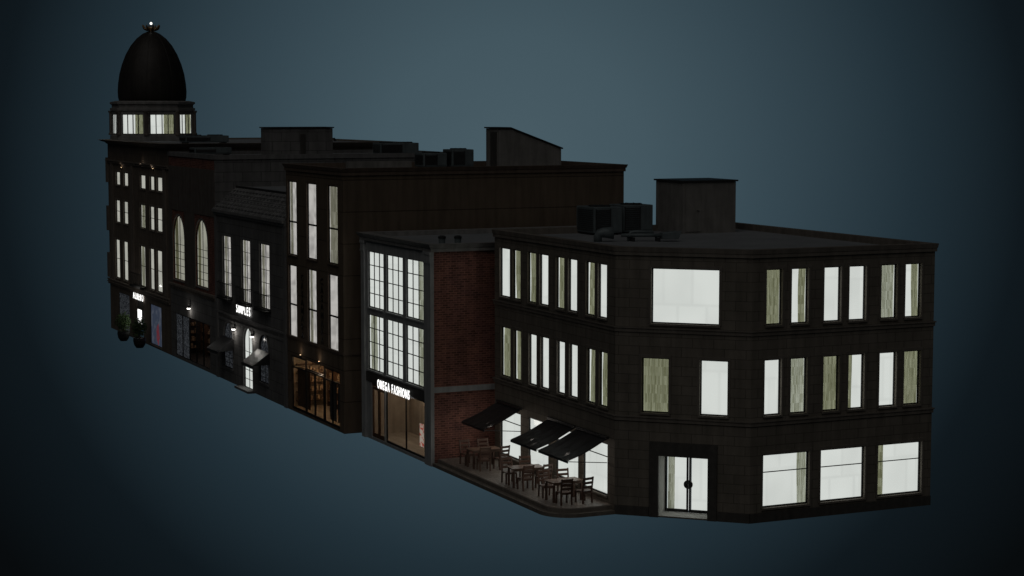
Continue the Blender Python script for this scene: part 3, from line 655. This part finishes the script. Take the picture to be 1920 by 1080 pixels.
# ================================================================= GREY STONE BUILDING with slate slope
GY0,GY1=39.05,54.3; GE=11.2; GR=12.65
gb=empty('stone_building',(8,46,0)); tag(gb,'grey stone building with slate sloping roof, balconies and arched white lit doorway','building')
FG=Fr((0,GY1),(0,GY0)); u=FG.rz(461,450,568); dz=FG.rz(464,614,730)
sp=[]
for a,b in ((418,434),(453,470),(487,506)): sp.append((FG.win(a,b,500,u),'b'))
zb_=max(.1,dz[0]); dw=FG.win(457,474,670,(zb_,dz[1])); aw=[(*FG.win(420,437,660,(.9,dz[1]-.1))[:2],.9,dz[1]-.1),(*FG.win(487,504,690,(.9,dz[1]-.1))[:2],.9,dz[1]-.1)]
hs=[(*w,False,None) for w,_ in sp]+[(*dw,True,None)]+[(*w,True,None) for w in aw]
wl=MB(); facade(wl,FG,0,GE,hs,.08)
plain(wl,(0,GY0),(XB,GY0),0,GE); plain(wl,(XB,GY0),(XB,GY1),0,GR); plain(wl,(XB,GY1),(0,GY1),0,GE); wl.build('wall',M['stone'],gb)
for w,_ in sp:
    window(FG,gb,*w,dep=.08,cols=2,rows=5,lit='litp',sill='stonetrim',sur='stonetrim',cm='cur2',cur=4)
    a,b,z0=w[0]-.15,w[1]+.15,w[2]-.05; q=MB(); d=.38
    q.fb(FG,a,b,z0-.1,z0-.0,0,d+.04)
    for z in (z0+.08,z0+1.0): q.fb(FG,a,b,z,z+.045,d-.02,d+.015); q.fb(FG,a,a+.03,z,z+.045,0,d-.021); q.fb(FG,b-.03,b,z,z+.045,0,d-.021)
    n=int((b-a)/.13)
    for i in range(n+1): s=a+.01+(b-a-.03)*i/n; q.fb(FG,s,s+.022,z0,z0+1.0,d-.01,d+.008)
    for i in range(1,3): q.fb(FG,a+.005,a+.02,z0,z0+1,d*i/3,d*i/3+.02); q.fb(FG,b-.02,b-.005,z0,z0+1,d*i/3,d*i/3+.02)
    q.build('balcony_railing',M['iron'],gb)
window(FG,gb,*dw,dep=.08,cols=2,rows=5,arch=True,sill=None,sur='stonetrim',name='arched_door',fw=.06)
for w in aw: window(FG,gb,*w,dep=.08,cols=2,rows=6,arch=True,lit=None,glassm='mesh',sill='stonetrim',sur='stonetrim')
c=MB(); c.fb(FG,0,FG.L,GE-.3,GE-.12,-.05,.14); c.fb(FG,-.0,FG.L,GE-.118,GE+.04,-.05,.26); c.build('cornice',M['stonetrim'],gb)
z5=FG.hit(461,598)[1]; c=MB(); c.fb(FG,0,FG.L,z5-.12,z5,-.02,.12); c.fb(FG,0,FG.L,z5-.55,z5-.42,-.02,.06); c.build('string_course',M['stonetrim'],gb)
q=MB(); e=1.5; q.poly([(-.2,GY1,GE+.05),(-.2,GY0,GE+.05),(e,GY0,GR),(e,GY1,GR)]); q.poly([(-.2,GY0,GE+.05),(XB,GY0,GE+.05),(XB,GY0,GR),(e,GY0,GR)]); q.build('sloping_roof',M['tile'],gb)
q=MB()      # tile course edges
for j in range(1,7):
    t_=j/7; x=-.2+(e+.2)*t_; z=GE+.05+(GR-GE-.05)*t_
    q.hexa([(x-.04,GY0,z-.035),(x+.01,GY0,z+.01),(x+.01,GY1,z+.01),(x-.04,GY1,z-.035),(x-.05,GY0,z+.0),(x,GY0,z+.04),(x,GY1,z+.04),(x-.05,GY1,z)])
q.build('tile_course',M['tile'],gb)
q=MB(); q.poly([(e,GY0,GR),(XB,GY0,GR),(XB,GY1,GR),(e,GY1,GR)]); q.build('roof',M['roof'],gb)
q=MB(); q.box(e-.06,e+.06,GY0,GY1,GR+.002,GR+.1); q.build('ridge_cap',M['dkmetal'],gb)
for s in (0.02,FG.L-.5): 
    q=MB(); q.fb(FG,s,s+.48,0,GE-.302,-.01,.09); q.build('pilaster',M['stonetrim'],gb)
q=MB(); q.fb(FG,dw[0]-.5,dw[1]+.5,0,.14,0,.5); q.build('doorstep',M['stonetrim'],gb)
sa,za=FG.hit(446,584); sb,_=FG.hit(472,594)
sign('SIMPLES',FG,sa,sb,za-.02,.55,.1,'glyph','glowing white letters over the arched doorway of the grey stone building')
for i,w in enumerate(aw):
    za2=w[3]-1.0
    a0=w[0]-.25;a1=w[1]+.25; r=empty('awning',FG.P((a0+a1)/2,za2,0)); tag(r,'small black awning over arched window '+('left' if i==0 else 'right')+' of the white lit doorway','awning','small black awnings on the stone building')
    q=MB(); P=FG.P; q.poly([P(a0,za2,.02),P(a1,za2,.02),P(a1,za2-.75,1.1),P(a0,za2-.75,1.1)]); q.poly([P(a0,za2,.02),P(a0,za2-.75,1.1),P(a0,za2-.75,.02)]); q.poly([P(a1,za2,.02),P(a1,za2-.75,1.1),P(a1,za2-.75,.02)])
    q.build('canopy',M['awning'],r,recalc=False); q=MB(); q.fb(FG,a0,a1,za2-.95,za2-.752,1.08,1.1); q.build('valance',M['awning'],r)
def lamp(F,px,py,label,grp,e=6,c=(1,.95,.88)):
    s,z=F.hit(px,py); r=empty('wall_lamp',F.P(s,z,.1)); tag(r,label,'lamp',grp)
    MB().fb(F,s-.08,s+.08,z-.02,z+.14,0,.2).build('housing',M['dkmetal'],r); MB().fb(F,s-.09,s+.09,z-.09,z-.022,.04,.22).build('bulb',M['glow'],r)
    point(F.P(s,z-.25,.35),e,c,.05)
lamp(FG,441,616,'white wall lamp left of the arched doorway','wall lamps of the stone building',9); lamp(FG,476,630,'white wall lamp right of the arched doorway','wall lamps of the stone building',9)

# ================================================================= BRICK BUILDING WITH TWO ARCHED WINDOWS
AY0,AY1=54.35,66.2; AT=14.8
ab=empty('arched_window_building',(8,61,0)); tag(ab,'brick and stone building with two tall arched lit windows and dark glass shopfront','building')
FA=Fr((0,AY1),(0,AY0)); a1=FA.rz(326,402,522)
w1=FA.win(325,346.5,470,a1); w2=(FA.sx(367,480),FA.sx(390,480),a1[0],a1[1])
h0,h1=FA.sx(330,640),FA.sx(394,660); hz=FA.hit(360,597)[1]
wl=MB(); zm=a1[0]-.35
facade(wl,FA,zm,AT-.3,[(*w1,True,None),(*w2,True,None)],.1); wl.build('brick_front',M['brick'],ab)
wl=MB(); facade(wl,FA,0,zm,[(h0,h1,.2,hz,False,.1)],.08)
plain(wl,(0,AY0),(XB,AY0),0,AT-.3); plain(wl,(XB,AY0),(XB,AY1),0,AT-.3); plain(wl,(XB,AY1),(0,AY1),0,AT-.3); wl.build('wall',M['stone'],ab)
for w in (w1,w2): window(FA,ab,*w,dep=.1,cols=2,rows=6,arch=True,lit='lita',cur=4,sill='stonetrim',sur='stonetrim')
ap=[(0,AY1),(0,AY0),(XB,AY0),(XB,AY1)]
c=MB(); band(c,ap,AT-.3,AT,.09,.25); c.build('cornice',M['stonetrim'],ab)
q=MB(); flat(q,offs(ap,-.24),AT-.25); q.build('roof',M['roof'],ab)
q=MB(); q.fb(FA,0,FA.L,zm-.1,zm+.06,-.02,.22); q.fb(FA,0,FA.L,zm-.3,zm-.102,-.02,.1); q.build('string_course',M['tantrim'],ab)
q=MB(); q.fb(FA,.01,FA.L-.01,a1[1]+.35,AT-1.0,-.02,.05); q.build('rendered_panel',M['darkpanel'],ab)
for a,b in ((.02,w1[0]-.13),(w1[1]+.13,w2[0]-.13)):
    q=MB(); q.fb(FA,a,b,zm+.07,a1[1]+.345,-.02,.045); q.build('stone_pier',M['darkpanel'],ab)
n=5
for i in range(n):
    a=h0+(h1-h0)*i/n; b=h0+(h1-h0)*(i+1)/n
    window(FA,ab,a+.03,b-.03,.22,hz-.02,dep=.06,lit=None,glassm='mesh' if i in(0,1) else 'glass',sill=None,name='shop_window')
room(ab,FA,h0,h1,.2,hz,2.2,mw='shopdark',energy=7,col=(1,.78,.72))
lamp(FA,357,577,'bright white wall lamp above dark glass shopfront',None,5)
stairhouse(ab,5.0,9.6,58,60,AT-.25,16.5,mat='stone')
dr=MB().box(7.2,7.6,57.96,57.997,AT-.2,16.1).build('roof_door',M['base'],ab)
q=MB(); q.box(9.6,9.85,58.2,58.3,15.75,15.82); q.box(9.8,9.92,58.15,58.35,15.6,15.75); q.build('roof_lamp',M['dkmetal'],ab)
acunit(12.8,15.7,57,58.6,AT-.25,15.45,'long dark air conditioner on the far roof behind the brown building',fans=2)
acunit(1.2,3.9,63.5,65,AT-.25,15.1,'low teal grey air conditioner beside the domed building cornice',fans=2)

# ================================================================= DOMED BUILDING
TY0,TY1=66.25,85.6; TT=15.4
tb=empty('domed_building',(8,77,0)); tag(tb,'domed corner building at the far left end with lit lantern under a dark pointed dome','building')
FT=Fr((0,TY1),(0,TY0))
rows_=[FT.rz(222,322,347),FT.rz(222,375,417),FT.rz(222,449,521)]
sp=[]
for ri,zr in enumerate(rows_):
    for ci,(a,b) in enumerate(((217.5,225.5),(232,240.5),(263,273),(281,289.5),(294,304.5))): sp.append((FT.win(a,b,(335,400,490)[ri],zr),ri,ci))
gz=FT.rz(290,572,647); g1=(FT.sx(223,580),FT.sx(243,590),gz[0],gz[1]); g2=(FT.sx(282,610),FT.sx(303,615),gz[0],gz[1]); gd=(FT.sx(257,600),FT.sx(269,600),.2,gz[1])
wl=MB(); facade(wl,FT,0,TT-.4,[(*w,False,None) for w,_,_ in sp]+[(*g1,False,None),(*g2,False,None),(*gd,False,.1)],.07)
cc=(3.6,89.4)
plain(wl,(0,TY1),cc,0,TT-.4); plain(wl,cc,(XB,89.4),0,TT-.4); plain(wl,(XB,89.4),(XB,TY0),0,TT-.4); plain(wl,(0,TY0),(XB,TY0),0,TT-.4); wl.build('wall',M['tan'],tb)
for w,ri,ci in sp: window(FT,tb,*w,dep=.07,rows=2 if ri else 1,lit='litw',sill='tantrim',sur='tantrim',cur=(0,3,2,0,3)[ci] if ri else 0,cm='cur2',mw=.04)
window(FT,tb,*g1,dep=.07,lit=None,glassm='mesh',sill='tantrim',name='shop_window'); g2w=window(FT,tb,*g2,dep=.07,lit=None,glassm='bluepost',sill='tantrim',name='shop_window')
q=MB(); cs,cz_=(g2[0]*.4+g2[1]*.6),g2[2]+.9; q.poly([FT.P(cs+.45*math.cos(t*PI/8)*(1+.25*math.sin(3*t)),cz_+.75*math.sin(t*PI/8)*(1+.2*math.cos(2*t)),-.06) for t in range(16)]); q.build('poster_motif',M['pinkpost'],g2w)
FTd=Fr(FT.P(0,0,-.05).xy,FT.P(FT.L,0,-.05).xy); leaf(FTd,tb,gd[0],gd[1],.2,gd[3]-1.2,lit='litd'); 
q=MB(); q.fb(FTd,gd[0],gd[1],gd[3]-1.18,gd[3],-.06,0); q.build('door_header',M['base'],tb)
tp=[(0,TY1),(0,TY0),(XB,TY0),(XB,89.4),cc]
c=MB(); band(c,tp,TT-.4,TT-.22,.25,.3,out0=.05); band(c,tp,TT-.217,TT-.05,.75,.3,out0=.35); c.build('cornice',M['tantrim'],tb)
q=MB(); flat(q,offs(tp,-.28),TT-.15); q.build('roof',M['roof'],tb)
for z in (rows_[0][1]+.75,rows_[2][0]-.55,gz[1]+.75):
    c=MB(); c.fb(FT,-.1,FT.L,z-.1,z+.06,-.02,.14); c.fb(FT,-.1,FT.L,z+.062,z+.14,-.02,.22); c.build('string_course',M['tantrim'],tb)
for px in (212,249,310):
    s=FT.sx(px,400); q=MB(); q.fb(FT,max(0,s-.35),s+.35,gz[1]+.9,rows_[0][1]+.64,-.01,.1); q.build('pilaster',M['tantrim'],tb)
w=[w for w,ri,ci in sp if ri==2 and ci==2][0]; q=MB(); a,b,z0=w[0]-1.6,w[1]+.1,w[2]
for z in (z0+.0,z0+.95): q.fb(FT,a,b,z,z+.05,.42,.46)
for i in range(15): s=a+(b-a)*i/14; q.fb(FT,s-.012,s+.012,z0+.05,z0+.95,.43,.45)
q.fb(FT,a,b,z0-.12,z0-.002,0,.5); q.build('balcony_railing',M['iron'],tb)
sa,za=FT.hit(252,556); sb,_=FT.hit(271,561)
sign('ALBERO',FT,sa,sb,za-.1,.55,.1,'glyph','glowing white letters above the potted plants on the domed building')
r=empty('lit_panel',FT.P(FT.sx(264,590),2,.0)); 
q=MB(); s,z=FT.hit(261,605); s2,z2=FT.hit(267,582); q.fb(FT,s,s2,z,z2,.06,.1); q.build('panel',M['glyph'],r); 
q=MB(); q.fb(FT,s-.06,s2+.06,z-.06,z2+.06,.0,.058); q.build('backing',M['dkmetal'],r); tag(r,'narrow upright glowing white panel by the entrance of the domed building','lit sign')
for px,py in ((229,316),(288,318),(268,312)):
    s,z=FT.hit(px,py); r=empty('wall_lamp',FT.P(s,z,.1)); tag(r,'tiny warm lamp under the domed building cornice, '+{229:'leftmost',288:'rightmost',268:'middle'}[px],'lamp','tiny lamps under the domed building cornice')
    MB().fb(FT,s-.07,s+.07,z-.08,z+.08,0,.14).build('housing',M['dkmetal'],r); MB().fb(FT,s-.04,s+.04,z+.082,z+.09,.03,.1).build('bulb',M['warmlamp'],r); point(FT.P(s,z+.25,.25),.6,(1,.82,.66),.05)
for z in (12.9,9.0,5.2): 
    q=MB(); q.fb(FT,-.22,.3,z-1.0,z+1.0,-.1,.16); q.build('corner_quoin',M['tantrim'],tb)
cx,cy=3.6,85.0; R8=3.35; Z1=17.45
corners=[(cx+R8*math.cos(PI/8+PI/4*k),cy+R8*math.sin(PI/8+PI/4*k)) for k in range(8)]
q=MB(); q.lathe((cx,cy,TT-.14),[(R8+.12,0),(R8+.12,.4),(R8,.42)],8,PI/8); q.build('lantern_base',M['drum'],tb)
q=MB(); wins=[]
for k in range(8):
    F=Fr(corners[(k)%8],corners[(k+1)%8])
    if (F.n.x*(F.o.x-cx)+F.n.y*(F.o.y-cy))<0: F=Fr(corners[(k+1)%8],corners[k])
    w=(.3,F.L-.3,15.8,Z1-.05); facade(q,F,15.6,17.7,[(*w,False,None)],.08); wins.append((F,w))
q.build('lantern_wall',M['drum'],tb)
for F,w in wins: window(F,tb,*w,dep=.08,cols=4,lit='lit',sill=None,cur=3,cm='cur',mw=.07)
for (x,y) in corners: MB().lathe((x,y,15.7),[(.24,0),(.24,.15),(.18,.2),(.17,1.75),(.24,1.85),(.26,1.97)],14).build('column',M['darkpanel'],tb)
q=MB(); q.lathe((cx,cy,17.68),[(R8+.1,0),(R8+.1,.2),(R8-.05,.23),(R8-.05,.46),(R8+.1,.54),(R8+.1,.69),(R8-.4,.79)],8,PI/8); q.build('entablature',M['drum'],tb)
prof=[(2.66,0),(2.74,.35),(2.76,.8),(2.72,1.4),(2.6,2.2),(2.38,3.0),(2.06,3.8),(1.66,4.5),(1.2,5.05),(.72,5.43),(.25,5.65)]
ZD=18.42
q=MB(); q.lathe((cx,cy,ZD),prof,48); dm=q.build('dome',M['dome'],tb,smooth=True)
for k in range(16):
    t=2*PI*k/16; q=MB(); q.tube([(cx+(r_-.012)*math.cos(t),cy+(r_-.012)*math.sin(t),ZD+z) for r_,z in prof],.025,6); q.build('rib',M['dome'],dm)
q=MB(); q.lathe((cx,cy,ZD+5.6),[(.3,0),(.2,.1),(.12,.2),(.18,.3),(.1,.4)],16)
fn=q.build('finial',M['gold'],tb,smooth=True)
for k in range(8):
    t=2*PI*k/8; d=Vector((math.cos(t),math.sin(t),0)); c0=Vector((cx,cy,ZD+5.75)); pts=[c0+d*.1,c0+d*.36+Vector((0,0,.02)),c0+d*.58+Vector((0,0,.14)),c0+d*.68+Vector((0,0,.34)),c0+d*.72+Vector((0,0,.44))]
    MB().tube(pts,[.05,.09,.1,.07,.015],8).build('petal',M['gold'],fn,smooth=True)
MB().tube([(cx,cy,ZD+5.95),(cx,cy,ZD+6.2)],.04,8).build('stem',M['gold'],fn)
q=MB(); q.lathe((cx,cy,ZD+6.18),[(.01,0),(.08,.04),(.11,.11),(.08,.19),(.01,.23)],16); q.build('lamp_globe',M['globe'],tb,smooth=True)
acunit(2.3,5.6,70,71.8,TT-.15,15.85,'long teal grey air conditioner on the domed building roof right of the lantern',fans=2)

def potted(px,py,label):
    p=onz(px,py,0); x,y=p.x,p.y; r=empty('potted_shrub',(x,y,0)); tag(r,label,'potted plant','potted shrubs by the domed building')
    MB().lathe((x,y,0),[(.26,0),(.42,.25),(.48,.55),(.46,.75),(.42,.75),(.40,.68)],18).build('pot',M['pot'],r,smooth=False)
    MB().tube([(x,y,.6),(x+.03,y,.95),(x,y,1.3)],[.05,.04,.03],7).build('trunk',M['bark'],r)
    q=MB()
    for i in range(750):
        d=Vector((random.gauss(0,1),random.gauss(0,1),random.gauss(0,1))).normalized()*(random.random()**.4)*(.55+.12*math.sin(i))
        c=Vector((x,y,1.5))+Vector((d.x,d.y,d.z*1.25)); a=Vector((random.gauss(0,1),random.gauss(0,1),random.gauss(0,1))).normalized()*.09; b=a.orthogonal().normalized()*.05
        q.poly([c-a,c+b,c+a,c-b])
    q.build('crown',M['leaf'],r,recalc=False)
potted(232,639,'leafy shrub in a black pot, left of the two by the domed building'); potted(262,652,'leafy shrub in a black pot, right of the two by the domed building')
point((-1.5,FT.P(FT.sx(262,560),0,0).y,4.2),6,(1,.95,.9),.1)

# ================================================================= world, sun, camera
w=bpy.data.worlds.new('World'); S.world=w; w.use_nodes=True; N=w.node_tree.nodes; L=w.node_tree.links
bg=N['Background']; tc=N.new('ShaderNodeTexCoord'); dp=N.new('ShaderNodeVectorMath'); dp.operation='DOT_PRODUCT'
nm=N.new('ShaderNodeVectorMath'); nm.operation='NORMALIZE'; L.new(tc.outputs['Generated'],nm.inputs[0]); L.new(nm.outputs[0],dp.inputs[0])
dp.inputs[1].default_value=ray(960,320).normalized()
ac=N.new('ShaderNodeMath'); ac.operation='ARCCOSINE'; L.new(dp.outputs['Value'],ac.inputs[0])
dv=N.new('ShaderNodeMath'); dv.operation='DIVIDE'; L.new(ac.outputs[0],dv.inputs[0]); dv.inputs[1].default_value=.36
cr=N.new('ShaderNodeValToRGB'); L.new(dv.outputs[0],cr.inputs['Fac'])
def lin(c): return tuple(((x/255+.055)/1.055)**2.4 if x>10 else x/255/12.92 for x in c)+(1,)
st=[(0,(73,92,101)),(250,(67,86,95)),(500,(52,69,78)),(750,(33,47,55)),(960,(16,24,29)),(1200,(8,11,13))]
E=cr.color_ramp.elements
E[0].position=0;E[0].color=lin(st[0][1]); E[1].position=math.atan(st[-1][0]/FPX)/.36; E[1].color=lin(st[-1][1])
for r_,c in st[1:-1]: e=E.new(math.atan(r_/FPX)/.36); e.color=lin(c)
L.new(cr.outputs['Color'],bg.inputs['Color']); bg.inputs['Strength'].default_value=1
l=bpy.data.lights.new('sun','SUN'); l.energy=.2; l.angle=math.radians(60); l.color=(1,.975,.94); so=bpy.data.objects.new('sun',l); COL.objects.link(so)
so.rotation_euler=Vector((1,1.25,-1.9)).to_track_quat('-Z','Y').to_euler()
cam=bpy.data.cameras.new('camera'); co=bpy.data.objects.new('camera',cam); COL.objects.link(co); S.camera=co
co.location=CAM; co.rotation_euler=(PI/2-PIT,0,-HD); cam.sensor_width=36; cam.lens=FPX/1920*36; cam.clip_end=1000
S.view_settings.view_transform='Standard'; S.view_settings.look='None'; S.view_settings.exposure=0
